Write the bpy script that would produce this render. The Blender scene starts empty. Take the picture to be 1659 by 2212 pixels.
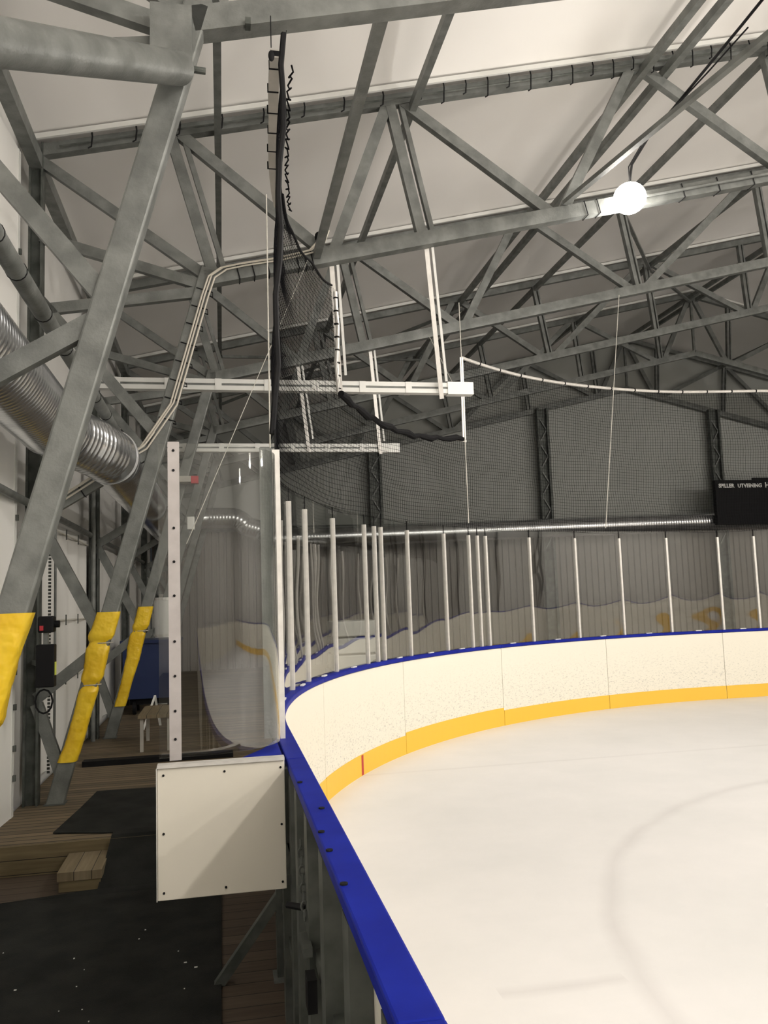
import bpy, bmesh, math, random
from mathutils import Vector, Matrix
random.seed(7)
scene = bpy.context.scene
COL = scene.collection
PI = math.pi

# ------------------------------------------------------------------ camera
F, CX, CY = 1789.0, 829.5, 1106.0
CAM_H = 1.76
d = Vector(((480 - CX) / F, -(1303 - CY) / F, -1)).normalized()      # hall length axis seen by the camera
hd = Vector((1, .034, 0))                                            # horizon direction
u = hd.cross(d).normalized()
if u.y < 0: u = -u
r = d.cross(u)
ROT = Matrix((r, d, u))                                              # camera axes -> world axes
cam_data = bpy.data.cameras.new('camera')
cam = bpy.data.objects.new('camera', cam_data); COL.objects.link(cam)
cam.matrix_world = Matrix.Translation((0, 0, CAM_H)) @ ROT.to_4x4()
cam_data.sensor_fit = 'VERTICAL'; cam_data.sensor_height = 24
cam_data.lens = 24 * F / 2212
cam_data.clip_start = .05; cam_data.clip_end = 200
scene.camera = cam

# ------------------------------------------------------------------ world, exposure
w = bpy.data.worlds.new('world'); scene.world = w; w.use_nodes = True
w.node_tree.nodes['Background'].inputs[0].default_value = (.6, .65, .7, 1)
w.node_tree.nodes['Background'].inputs[1].default_value = .02
vs = scene.view_settings
vs.view_transform = 'Standard'; vs.look = 'None'; vs.gamma = 1; vs.use_curve_mapping = False
vs.exposure = 0.24

# ------------------------------------------------------------------ high-bay lamps of the hall
LAMP_POS = [(4.5, 8.2), (20.3, 8.2)] + [(x, y) for y in (-1.5, -9.0) for x in (4.5, 9.8, 15.0, 20.3)]
def roof_bottom(x): return 5.02 + .235 * (x if x < 12.4 else 24.8 - x)
def roof_top(x): return 6.62 + .235 * (x if x < 12.4 else 24.8 - x)
LAMP_COLOR = (1, .945, .88)
for i, (lx, ly) in enumerate(LAMP_POS):
    ld = bpy.data.lights.new('lamp_light', 'AREA'); ld.shape = 'DISK'; ld.size = .34
    ld.energy = 66; ld.color = LAMP_COLOR; ld.spread = math.radians(165)
    lo = bpy.data.objects.new('lamp_light', ld); COL.objects.link(lo)
    lo.location = (lx, ly - .02, roof_bottom(lx) - .12)
    pd = bpy.data.lights.new('lamp_glow_light', 'POINT'); pd.energy = 150 if i == 0 else 620; pd.color = LAMP_COLOR; pd.shadow_soft_size = .16
    po = bpy.data.objects.new('lamp_glow_light', pd); COL.objects.link(po); po.location = (lx, ly - .02, roof_bottom(lx) - .05)

# ------------------------------------------------------------------ material helpers
def new_mat(name):
    m = bpy.data.materials.new(name); m.use_nodes = True
    nt = m.node_tree; return m, nt, nt.nodes['Principled BSDF']
def mat(name, col, rough=.6, metal=0, col2=None, scale=6, detail=4, bump=0, bscale=40, lo=.35, hi=.65, stretch=(1, 1, 1), spec=.5):
    m, nt, b = new_mat(name)
    b.inputs['Base Color'].default_value = (*col, 1)
    b.inputs['Roughness'].default_value = rough; b.inputs['Metallic'].default_value = metal
    b.inputs['Specular IOR Level'].default_value = spec
    tc = nt.nodes.new('ShaderNodeTexCoord'); mp = nt.nodes.new('ShaderNodeMapping')
    mp.inputs['Scale'].default_value = stretch
    nt.links.new(tc.outputs['Object'], mp.inputs[0])
    if col2:
        n = nt.nodes.new('ShaderNodeTexNoise'); n.inputs['Scale'].default_value = scale; n.inputs['Detail'].default_value = detail
        nt.links.new(mp.outputs[0], n.inputs['Vector'])
        cr = nt.nodes.new('ShaderNodeValToRGB')
        cr.color_ramp.elements[0].position = lo; cr.color_ramp.elements[0].color = (*col, 1)
        cr.color_ramp.elements[1].position = hi; cr.color_ramp.elements[1].color = (*col2, 1)
        nt.links.new(n.outputs['Fac'], cr.inputs[0]); nt.links.new(cr.outputs[0], b.inputs['Base Color'])
    if bump:
        n2 = nt.nodes.new('ShaderNodeTexNoise'); n2.inputs['Scale'].default_value = bscale
        nt.links.new(mp.outputs[0], n2.inputs['Vector'])
        bp = nt.nodes.new('ShaderNodeBump'); bp.inputs['Strength'].default_value = bump; bp.inputs['Distance'].default_value = .02
        nt.links.new(n2.outputs['Fac'], bp.inputs['Height']); nt.links.new(bp.outputs[0], b.inputs['Normal'])
    return m

M = {}
M['galv'] = mat('galvanised_steel', (.130, .137, .129), .48, .3, (.205, .214, .203), 7, 8, .12, 60)
M['galv_dark'] = mat('weathered_steel', (.055, .062, .055), .55, .3, (.11, .118, .108), 8, 5)
M['alu'] = mat('aluminium', (.62, .60, .57), .4, .35, (.70, .68, .64), 20)
M['strip'] = mat('dull_aluminium', (.40, .37, .36), .45, .2, (.46, .43, .42), 12)
M['track'] = mat('white_track', (.72, .72, .69), .45, .1)
M['duct'] = mat('spiral_duct', (.50, .51, .52), .24, .9, (.66, .67, .68), 3)
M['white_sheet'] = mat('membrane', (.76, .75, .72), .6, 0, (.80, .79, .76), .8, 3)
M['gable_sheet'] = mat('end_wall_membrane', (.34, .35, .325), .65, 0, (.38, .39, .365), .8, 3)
M['roof_sheet'] = mat('roof_membrane', (.84, .82, .79), .6, 0, (.88, .86, .83), .5, 3)
M['panel_white'] = mat('cream_panel', (.64, .605, .52), .4, 0, (.67, .635, .55), 1.5)
M['black'] = mat('black_plastic', (.009, .009, .010), .6, spec=.15)
M['netting'] = mat('black_netting', (.006, .006, .007), .9, spec=.05)
M['rubber'] = mat('black_rubber', (.008, .009, .008), .9, 0, (.020, .021, .019), 4, 9, .3, 200, spec=.25)
M['blue'] = mat('blue_plastic', (.004, .011, .22), .55, 0, (.007, .018, .28), 6, 6, spec=.12)
M['yellow'] = mat('yellow_kick', (.82, .50, .045), .5)
M['blue_box'] = mat('blue_box', (.007, .020, .085), .5)
M['red'] = mat('red_plastic', (.45, .02, .03), .5)
M['cable'] = mat('cream_cable', (.62, .58, .50), .5)
M['rope'] = mat('white_rope', (.6, .58, .52), .7)
M['wood_rail'] = mat('pale_batten', (.50, .47, .42), .6, 0, (.40, .38, .34), 5)
M['concrete'] = mat('dark_concrete', (.10, .095, .085), .8, 0, (.14, .13, .12), 3)
M['label_yellow'] = mat('yellow_label', (.6, .65, .1), .6)
M['grey_wall'] = mat('grey_wall', (.28, .275, .26), .7)

def emis(name, col, s):
    m, nt, b = new_mat(name)
    b.inputs['Base Color'].default_value = (*col, 1)
    b.inputs['Emission Color'].default_value = (*col, 1); b.inputs['Emission Strength'].default_value = s
    return m
M['bulb'] = emis('lamp_glow', (1, .93, .82), 22)
M['letters'] = mat('white_lettering', (.75, .75, .72), .5)

def pad_mat():
    m = mat('yellow_vinyl', (.80, .50, .015), .36, 0, (.88, .60, .03), 5, 3, .8, 11)
    return m
M['pad'] = pad_mat()

def planks(name, c1, c2, width=.12, gap=.07, axis=1, rough=.75):
    """wooden boards side by side along `axis`, dark gaps between them"""
    m, nt, b = new_mat(name); b.inputs['Roughness'].default_value = rough
    tc = nt.nodes.new('ShaderNodeTexCoord'); sp = nt.nodes.new('ShaderNodeSeparateXYZ')
    nt.links.new(tc.outputs['Object'], sp.inputs[0])
    dv = nt.nodes.new('ShaderNodeMath'); dv.operation = 'DIVIDE'; dv.inputs[1].default_value = width
    nt.links.new(sp.outputs[axis], dv.inputs[0])
    fr = nt.nodes.new('ShaderNodeMath'); fr.operation = 'FRACT'; nt.links.new(dv.outputs[0], fr.inputs[0])
    fl = nt.nodes.new('ShaderNodeMath'); fl.operation = 'FLOOR'; nt.links.new(dv.outputs[0], fl.inputs[0])
    lt = nt.nodes.new('ShaderNodeMath'); lt.operation = 'LESS_THAN'; lt.inputs[1].default_value = gap
    nt.links.new(fr.outputs[0], lt.inputs[0])
    wn = nt.nodes.new('ShaderNodeTexWhiteNoise'); wn.noise_dimensions = '1D'; nt.links.new(fl.outputs[0], wn.inputs['W'])
    mp = nt.nodes.new('ShaderNodeMapping'); sc = [3, 3, 3]; sc[axis] = 45; mp.inputs['Scale'].default_value = sc
    nt.links.new(tc.outputs['Object'], mp.inputs[0])
    n = nt.nodes.new('ShaderNodeTexNoise'); n.inputs['Scale'].default_value = 1; n.inputs['Detail'].default_value = 5
    nt.links.new(mp.outputs[0], n.inputs['Vector'])
    ad = nt.nodes.new('ShaderNodeMath'); ad.operation = 'MULTIPLY_ADD'; ad.inputs[1].default_value = .4
    nt.links.new(wn.outputs['Value'], ad.inputs[0]); nt.links.new(n.outputs['Fac'], ad.inputs[2])
    cr = nt.nodes.new('ShaderNodeValToRGB')
    cr.color_ramp.elements[0].position = .4; cr.color_ramp.elements[0].color = (*c1, 1)
    cr.color_ramp.elements[1].position = .95; cr.color_ramp.elements[1].color = (*c2, 1)
    nt.links.new(ad.outputs[0], cr.inputs[0])
    mx = nt.nodes.new('ShaderNodeMixRGB'); mx.inputs[2].default_value = (.006, .005, .004, 1)
    nt.links.new(lt.outputs[0], mx.inputs[0]); nt.links.new(cr.outputs[0], mx.inputs[1])
    nt.links.new(mx.outputs[0], b.inputs['Base Color'])
    return m
M['deck'] = planks('deck_boards', (.10, .075, .045), (.22, .165, .10), .10, .13)
M['deck_low'] = planks('lower_deck_boards', (.06, .042, .03), (.10, .072, .05), .13, .05)
M['fascia'] = planks('fascia_boards', (.12, .09, .045), (.20, .155, .08), .105, .05, 2)
M['step_wood'] = planks('step_boards', (.17, .13, .075), (.25, .20, .125), .12, .04, 0)

def ribbed(name, c, spacing=.2):
    m, nt, b = new_mat(name); b.inputs['Base Color'].default_value = (*c, 1); b.inputs['Roughness'].default_value = .55
    return m
M['ribbed'] = ribbed('ribbed_cladding', (.19, .168, .15))

def ice_mat():
    m, nt, b = new_mat('ice'); N = nt.nodes.new; L = nt.links.new
    tc = N('ShaderNodeTexCoord'); sp = N('ShaderNodeSeparateXYZ'); L(tc.outputs['Object'], sp.inputs[0])
    def math_(op, a, bb=None, c=None):
        n = N('ShaderNodeMath'); n.operation = op
        for i, v in enumerate((a, bb, c)):
            if v is None: continue
            if isinstance(v, (int, float)): n.inputs[i].default_value = v
            else: L(v, n.inputs[i])
        return n.outputs[0]
    nz = N('ShaderNodeTexNoise'); nz.inputs['Scale'].default_value = 1.6; nz.inputs['Detail'].default_value = 6
    L(tc.outputs['Object'], nz.inputs['Vector'])
    wob = math_('MULTIPLY', math_('SUBTRACT', nz.outputs['Fac'], .5), .12)
    dx = math_('SUBTRACT', sp.outputs[0], 5.9); dy = math_('SUBTRACT', sp.outputs[1], 2.9)
    rr = math_('SQRT', math_('ADD', math_('MULTIPLY', dx, dx), math_('MULTIPLY', dy, dy)))
    ring = math_('ABSOLUTE', math_('SUBTRACT', math_('ADD', rr, wob), 4.12))
    ringm = math_('SUBTRACT', 1, math_('SMOOTH_MIN', math_('DIVIDE', ring, .09), 1, .3))
    goal = math_('ABSOLUTE', math_('SUBTRACT', math_('ADD', sp.outputs[1], math_('MULTIPLY', wob, .3)), 8.4))
    goalm = math_('SUBTRACT', 1, math_('MINIMUM', math_('DIVIDE', goal, .05), 1))
    hy = math_('ABSOLUTE', math_('SUBTRACT', math_('ADD', sp.outputs[1], wob), 3.70))
    hm = math_('SUBTRACT', 1, math_('MINIMUM', math_('DIVIDE', hy, .07), 1))
    hx = math_('LESS_THAN', math_('ABSOLUTE', math_('SUBTRACT', sp.outputs[0], 1.48)), .30)
    tot = math_('MAXIMUM', math_('MAXIMUM', math_('MULTIPLY', ringm, .22), math_('MULTIPLY', goalm, .16)), math_('MULTIPLY', math_('MULTIPLY', hm, hx), .2))
    fade = N('ShaderNodeTexNoise'); fade.inputs['Scale'].default_value = 1.1; L(tc.outputs['Object'], fade.inputs['Vector'])
    tot = math_('MULTIPLY', tot, math_('MULTIPLY_ADD', fade.outputs['Fac'], 1.4, .2))
    cr = N('ShaderNodeValToRGB'); cr.color_ramp.elements[0].position = .3; cr.color_ramp.elements[1].position = .7
    cr.color_ramp.elements[0].color = (.70, .695, .685, 1); cr.color_ramp.elements[1].color = (.775, .76, .75, 1)
    n2 = N('ShaderNodeTexNoise'); n2.inputs['Scale'].default_value = .9; n2.inputs['Detail'].default_value = 7; n2.inputs['Roughness'].default_value = .65
    L(tc.outputs['Object'], n2.inputs['Vector']); L(n2.outputs['Fac'], cr.inputs[0])
    mx = N('ShaderNodeMixRGB'); mx.inputs[2].default_value = (.34, .31, .31, 1)
    L(tot, mx.inputs[0]); L(cr.outputs[0], mx.inputs[1]); L(mx.outputs[0], b.inputs['Base Color'])
    b.inputs['Roughness'].default_value = .42; b.inputs['Specular IOR Level'].default_value = .25
    return m
M['ice'] = ice_mat()

def board_mat():
    """cream plastic boards with puck scuffs low down"""
    m, nt, b = new_mat('cream_board'); N = nt.nodes.new; L = nt.links.new
    tc = N('ShaderNodeTexCoord'); sp = N('ShaderNodeSeparateXYZ'); L(tc.outputs['Object'], sp.inputs[0])
    mp = N('ShaderNodeMapping'); mp.inputs['Scale'].default_value = (1, 1, 2.2); L(tc.outputs['Object'], mp.inputs[0])
    n = N('ShaderNodeTexNoise'); n.inputs['Scale'].default_value = 26; n.inputs['Detail'].default_value = 6; n.inputs['Roughness'].default_value = .75
    L(mp.outputs[0], n.inputs['Vector'])
    cr = N('ShaderNodeValToRGB'); cr.color_ramp.elements[0].position = .54; cr.color_ramp.elements[0].color = (0, 0, 0, 1)
    cr.color_ramp.elements[1].position = .62; cr.color_ramp.elements[1].color = (1, 1, 1, 1); L(n.outputs['Fac'], cr.inputs[0])
    mr = N('ShaderNodeMapRange'); mr.inputs[1].default_value = .95; mr.inputs[2].default_value = .35; mr.inputs[3].default_value = 0; mr.inputs[4].default_value = .75
    L(sp.outputs[2], mr.inputs[0])
    mu = N('ShaderNodeMath'); mu.operation = 'MULTIPLY'; L(cr.outputs[0], mu.inputs[0]); L(mr.outputs[0], mu.inputs[1])
    mx = N('ShaderNodeMixRGB'); mx.inputs[1].default_value = (.80, .765, .66, 1); mx.inputs[2].default_value = (.42, .41, .37, 1)
    L(mu.outputs[0], mx.inputs[0]); L(mx.outputs[0], b.inputs['Base Color'])
    b.inputs['Roughness'].default_value = .4
    return m
M['board'] = board_mat()

def glass_mat(name, bump=.02, scale=1.4, tint=(.93, .94, .93)):
    """thin clear acrylic sheet: straight-through light plus Fresnel reflection, slightly wavy"""
    m = bpy.data.materials.new(name); m.use_nodes = True; nt = m.node_tree; nt.nodes.clear(); N = nt.nodes.new; L = nt.links.new
    out = N('ShaderNodeOutputMaterial'); mix = N('ShaderNodeMixShader'); tr = N('ShaderNodeBsdfTransparent'); gl = N('ShaderNodeBsdfGlossy')
    tr.inputs[0].default_value = (*tint, 1); gl.inputs['Roughness'].default_value = .015
    fr = N('ShaderNodeFresnel'); ge = N('ShaderNodeNewGeometry')
    # both faces of the sheet reflect as air-to-acrylic
    ior = N('ShaderNodeMapRange'); ior.inputs[3].default_value = 1.55; ior.inputs[4].default_value = 1 / 1.55
    L(ge.outputs['Backfacing'], ior.inputs[0]); L(ior.outputs[0], fr.inputs[0])
    mu = N('ShaderNodeMath'); mu.operation = 'MULTIPLY'; mu.inputs[1].default_value = 1.35; mu.use_clamp = True
    tc = N('ShaderNodeTexCoord'); n = N('ShaderNodeTexNoise'); n.inputs['Scale'].default_value = scale; n.inputs['Detail'].default_value = 1
    L(tc.outputs['Object'], n.inputs['Vector'])
    bp = N('ShaderNodeBump'); bp.inputs['Strength'].default_value = bump * 10; bp.inputs['Distance'].default_value = .1
    L(n.outputs['Fac'], bp.inputs['Height']); L(bp.outputs[0], gl.inputs['Normal'])
    L(fr.outputs[0], mu.inputs[0]); L(mu.outputs[0], mix.inputs[0]); L(tr.outputs[0], mix.inputs[1]); L(gl.outputs[0], mix.inputs[2]); L(mix.outputs[0], out.inputs[0])
    return m
M['glass'] = glass_mat('acrylic_glass', .020, .9)
M['glass_curved'] = glass_mat('curved_acrylic_glass', .002, .8, (.90, .91, .90))

# ------------------------------------------------------------------ mesh helpers
class MB:
    def __init__(s): s.bm = bmesh.new()
    def box(s, lo, hi):
        x0, y0, z0 = lo; x1, y1, z1 = hi
        v = [s.bm.verts.new(p) for p in ((x0,y0,z0),(x1,y0,z0),(x1,y1,z0),(x0,y1,z0),(x0,y0,z1),(x1,y0,z1),(x1,y1,z1),(x0,y1,z1))]
        for f in ((3,2,1,0),(4,5,6,7),(0,1,5,4),(1,2,6,5),(2,3,7,6),(3,0,4,7)): s.bm.faces.new([v[i] for i in f])
        return s
    def bar(s, p, q, wd, dp, side=(0, 1, 0)):
        """rectangular bar p->q; dp measured along `side`, wd across"""
        p, q = Vector(p), Vector(q); a = (q - p).normalized(); sd = Vector(side); sd = (sd - a * sd.dot(a)).normalized(); n = a.cross(sd)
        vs_ = []
        for e in (p, q):
            for i, j in ((-1,-1),(1,-1),(1,1),(-1,1)): vs_.append(s.bm.verts.new(e + n * (i * wd / 2) + sd * (j * dp / 2)))
        for f in ((3,2,1,0),(4,5,6,7),(0,1,5,4),(1,2,6,5),(2,3,7,6),(3,0,4,7)): s.bm.faces.new([vs_[i] for i in f])
        return s
    def tube(s, pts, rad, n=12, closed=False, cap=True):
        pts = [Vector(p) for p in pts]; rings = []; m = len(pts)
        prev = None
        for i, p in enumerate(pts):
            a = (pts[(i + 1) % m] - pts[i - 1]) if closed else (pts[min(i + 1, m - 1)] - pts[max(i - 1, 0)])
            a = a.normalized()
            if prev is None:
                t = Vector((0, 0, 1)) if abs(a.z) < .9 else Vector((1, 0, 0))
                nrm = (t - a * t.dot(a)).normalized()
            else: nrm = (prev - a * prev.dot(a)).normalized()
            prev = nrm; bn = a.cross(nrm); rr = rad[i] if isinstance(rad, (list, tuple)) else rad
            rings.append([s.bm.verts.new(p + nrm * (rr * math.cos(2*PI*k/n)) + bn * (rr * math.sin(2*PI*k/n))) for k in range(n)])
        rng = range(m) if closed else range(m - 1)
        for i in rng:
            A, B = rings[i], rings[(i + 1) % m]
            for k in range(n): s.bm.faces.new((A[k], A[(k+1) % n], B[(k+1) % n], B[k]))
        if cap and not closed:
            s.bm.faces.new(rings[0][::-1]); s.bm.faces.new(rings[-1])
        return s
    def cyl(s, c, rad, h, n=16, axis=(0, 0, 1)):
        a = Vector(axis).normalized(); return s.tube([Vector(c), Vector(c) + a * h], rad, n)
    def prism(s, poly, z0, z1):
        lo = [s.bm.verts.new((x, y, z0)) for x, y in poly]; hi = [s.bm.verts.new((x, y, z1)) for x, y in poly]
        s.bm.faces.new(lo[::-1]); s.bm.faces.new(hi); n = len(poly)
        for i in range(n): s.bm.faces.new((lo[i], lo[(i+1) % n], hi[(i+1) % n], hi[i]))
        return s
    def strip(s, A, B, z0, z1, zb0=None, zb1=None):
        """wall between plan polylines A (one face) and B (other face), z0..z1"""
        n = len(A); q = []
        for i in range(n):
            q.append([s.bm.verts.new((*A[i], z0)), s.bm.verts.new((*B[i], z0)), s.bm.verts.new((*B[i], z1)), s.bm.verts.new((*A[i], z1))])
        for i in range(n - 1):
            for k in range(4): s.bm.faces.new((q[i][k], q[i][(k+1) % 4], q[i+1][(k+1) % 4], q[i+1][k]))
        s.bm.faces.new(q[0]); s.bm.faces.new(q[-1][::-1])
        return s
    def sphere(s, c, rad, sc=(1, 1, 1), sub=3):
        res = bmesh.ops.create_icosphere(s.bm, subdivisions=sub, radius=rad)
        for v in res['verts']: v.co = Vector(c) + Vector((v.co.x*sc[0], v.co.y*sc[1], v.co.z*sc[2]))
        return s
    def build(s, name, m, parent=None, bevel=0, smooth=False, label=None):
        bmesh.ops.recalc_face_normals(s.bm, faces=s.bm.faces[:])
        me = bpy.data.meshes.new(name)
        if smooth:
            for f in s.bm.faces: f.smooth = True
        # move the origin to the middle of the shape's base
        s.bm.verts.ensure_lookup_table(); off = Vector((0, 0, 0))
        if parent is None and s.bm.verts and name not in KEEP_ORIGIN:
            xs = [v.co.x for v in s.bm.verts]; ys = [v.co.y for v in s.bm.verts]; zs = [v.co.z for v in s.bm.verts]
            off = Vector(((min(xs)+max(xs))/2, (min(ys)+max(ys))/2, min(zs)))
            for v in s.bm.verts: v.co -= off
        elif parent is not None: 
            base = parent
            acc = Vector((0, 0, 0))
            while base is not None: acc += base.location; base = base.parent
            for v in s.bm.verts: v.co -= acc
        s.bm.to_mesh(me); s.bm.free(); me.materials.append(m)
        o = bpy.data.objects.new(name, me); COL.objects.link(o); o.location = off
        if parent is not None: o.parent = parent
        if bevel:
            md = o.modifiers.new('bevel', 'BEVEL'); md.width = bevel; md.segments = 2; md.limit_method = 'ANGLE'
        if smooth:
            md = o.modifiers.new('es', 'EDGE_SPLIT'); md.split_angle = math.radians(40)
        if label: o['label'] = label
        return o
KEEP_ORIGIN = {'floor', 'ceiling'}
def tag(o, label=None, cat=None, group=None, kind=None):
    if label: o['label'] = label
    if cat: o['category'] = cat
    if group: o['group'] = group
    if kind: o['kind'] = kind
    return o
def empty(name, loc, label, cat, group=None):
    o = bpy.data.objects.new(name, None); COL.objects.link(o); o.location = loc; o.empty_display_size = .1
    return tag(o, label, cat, group)
def structure(o): o['kind'] = 'structure'; return o
ORD = ['first', 'second', 'third', 'fourth', 'fifth', 'sixth', 'seventh', 'eighth', 'ninth', 'tenth', 'eleventh', 'twelfth', 'thirteenth',
       'fourteenth', 'fifteenth', 'sixteenth', 'seventeenth', 'eighteenth', 'nineteenth', 'twentieth']

# ------------------------------------------------------------------ the rink outline
XI, ARC_X, ARC_Y, ARC_R, XMID, YEND, YBACK = .34, 7.64, 4.7, 7.30, 12.4, 12.0, -18.0
def outline(s, off=0.0):
    """point on the board line: s = distance along the inner face from the start of the near corner, off = outwards"""
    L1 = ARC_R * PI / 2
    if s <= 0: return (XI - off, ARC_Y + s)
    if s <= L1:
        a = s / ARC_R; return (ARC_X - (ARC_R + off) * math.cos(a), ARC_Y + (ARC_R + off) * math.sin(a))
    e = 2 * (XMID - ARC_X)
    if s <= L1 + e: return (ARC_X + s - L1, YEND + off)
    if s <= 2 * L1 + e:
        a = (s - L1 - e) / ARC_R; cx = 2 * XMID - ARC_X
        return (cx + (ARC_R + off) * math.sin(a), ARC_Y + (ARC_R + off) * math.cos(a))
    return (2 * XMID - XI + off, ARC_Y - (s - 2 * L1 - e))
def samples(a, b, step=.12):
    n = max(1, int(math.ceil((b - a) / step)))
    return [a + (b - a) * i / n for i in range(n + 1)]

# ================================================================== THE SETTING
Y0, Y1, XL, XR = -20.0, 23.5, -1.86, 26.66
# ice
fl = MB()
ice_poly = [outline(s, .01) for s in samples(-22.7, 2 * ARC_R * PI / 2 + 2 * (XMID - ARC_X) + 22.7, .3)]
ice_poly = [p for i, p in enumerate(ice_poly) if i == 0 or (Vector(p) - Vector(ice_poly[i-1])).length > 1e-4]
ice = structure(fl.prism(ice_poly, -.03, 0.0).build('floor', M['ice']))
ice['label'] = 'pale worn skating ice with faint frosted-over markings'
ice.name = 'floor_ice'
# hall floor under everything
structure(MB().box((XL - .2, Y0, -.45), (XR + .2, Y1, -.36)).build('floor', M['concrete']))
# membrane roof, slightly sagging between frames
FR_Y = [4.45 + 3.75 * k for k in range(6)]
def roof():
    bm = bmesh.new(); xs = [XL - .05, -.9] + [i * 1.55 for i in range(17)] + [25.7, XR + .05]
    ny = 0; ys = []
    y = Y0
    k0 = 4.45 - 3.75 * 7
    yy = k0
    for i in range(14):
        for j in range(12): ys.append(k0 + 3.75 * i + 3.75 * j / 12)
    ys = [v for v in ys if Y0 - .5 <= v <= Y1 + .2]
    grid = []
    for y in ys:
        ph = ((y - 4.45) / 3.75) % 1.0; sag = .10 * math.sin(PI * ph) ** .7
        grid.append([bm.verts.new((x, y, roof_top(x) + .12 + sag)) for x in xs])
    for a, b in zip(grid, grid[1:]):
        for i in range(len(xs) - 1): bm.faces.new((a[i], a[i+1], b[i+1], b[i]))
    g = bmesh.ops.extrude_face_region(bm, geom=bm.faces[:])
    for e in g['geom']:
        if isinstance(e, bmesh.types.BMVert): e.co.z += .05
    s = MB(); s.bm.free(); s.bm = bm
    return structure(s.build('ceiling', M['roof_sheet'], smooth=True))
roof()
# walls
structure(MB().box((XL - .08, Y0, -.36), (XL - .04, 23.4, 6.4)).build('wall_left', M['white_sheet']))
structure(MB().box((XR + .04, Y0, -.36), (XR + .08, 23.4, 6.4)).build('wall_right', M['white_sheet']))
def gable(y0, y1, z0, name, m):
    s = MB(); pts = [(XL - .05, z0), (XR + .05, z0), (XR + .05, roof_top(XR) + .15), (XMID, roof_top(XMID) + .15), (XL - .05, roof_top(XL) + .15)]
    a = [s.bm.verts.new((x, y0, z)) for x, z in pts]; b = [s.bm.verts.new((x, y1, z)) for x, z in pts]
    s.bm.faces.new(a); s.bm.faces.new(b[::-1])
    for i in range(5): s.bm.faces.new((a[i], a[(i+1) % 5], b[(i+1) % 5], b[i]))
    return structure(s.build(name, m))
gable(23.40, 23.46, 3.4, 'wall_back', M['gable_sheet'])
gable(Y0 - .06, Y0, -.36, 'wall_front', M['white_sheet'])
# ribbed lower cladding of the end wall
s = MB(); n = int((XR - XL) / .2)
pr = []
for i in range(n):
    x = XL + i * .2
    pr += [(x, 23.30), (x + .11, 23.30), (x + .13, 23.34), (x + .18, 23.34)]
lo = [s.bm.verts.new((x, y, -.36)) for x, y in pr]; hi = [s.bm.verts.new((x, y, 3.75)) for x, y in pr]
for i in range(len(pr) - 1): s.bm.faces.new((lo[i], lo[i+1], hi[i+1], hi[i]))
lo2 = [s.bm.verts.new((x, 23.39, -.36)) for x in (XL, XR - .1)]; hi2 = [s.bm.verts.new((x, 23.39, 3.75)) for x in (XL, XR - .1)]
s.bm.faces.new((lo2[0], lo2[1], hi2[1], hi2[0]))
o = structure(s.build('wall_back_cladding', M['ribbed']))
o.name = 'wall_back.001'
structure(MB().box((XL, 23.22, 3.72), (XR, 23.36, 3.86)).build('trim_1', M['galv_dark']))

# ================================================================== DECKING beside the rink
UP, LOW, EDGE = 0.0, -.22, 6.88
dk = empty('timber_deck', (-.8, 14, UP), 'upper timber walkway of narrow worn boards between left wall and boards', 'deck')
s = MB()
a = [(-1.82, EDGE), (.14, EDGE)]
s.prism([(-1.82, EDGE), (.14, EDGE), (.14, 4.7 + .2)] if False else [(-1.82, EDGE), (.2, EDGE), (.45, 7.5), (1.4, 9.5), (3.5, 11.9), (7.6, 12.6), (7.6, 22.9), (-1.82, 22.9)], UP - .04, UP)
s.build('deck_surface', M['deck'], dk)
MB().box((-1.82, EDGE - .03, LOW + .0), (.2, EDGE, UP - .002)).build('fascia_board', M['fascia'], dk)
ld_ = MB().box((-1.82, -1.5, LOW - .04), (.335, EDGE - .031, LOW)).build('lower_deck', M['deck_low'])
tag(ld_, 'lower brown timber floor under the white panel and black mat', 'deck')
# small wooden step block
st = empty('wooden_step', (-1.05, 6.5, LOW), 'small pale plank step in front of the upper deck edge', 'step')
MB().box((-1.16, 6.36, LOW + .08), (-.86, 6.84, LOW + .14)).build('step_top', M['step_wood'], st)
MB().box((-1.15, 6.37, LOW), (-.87, 6.39, LOW + .08)).build('step_riser', M['fascia'], st)
# rubber mats
def mat_sheet(poly3, th, name, label):
    s = MB(); n = len(poly3)
    hi = [s.bm.verts.new(p) for p in poly3]; lo = [s.bm.verts.new((p[0], p[1], p[2] - th)) for p in poly3]
    s.bm.faces.new(hi); s.bm.faces.new(lo[::-1])
    for i in range(n): s.bm.faces.new((hi[i], lo[i], lo[(i+1) % n], hi[(i+1) % n]))
    return tag(s.build(name, M['rubber']), label, 'mat')
mat_sheet([(-1.33, 7.12, .012), (-.85, 6.98, .012), (-.2, 6.96, .012), (.05, 7.0, .012), (.05, 8.5, .012), (-1.20, 8.55, .012), (-1.25, 7.9, .012)], .01, 'rubber_mat', 'black rubber mat lying on the upper deck near the yellow pads')
s = MB()
prof = [(-1.0, LOW + .012), (3.6, LOW + .012), (5.2, LOW + .02), (6.1, LOW + .07), (6.78, UP + .015)]
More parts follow.
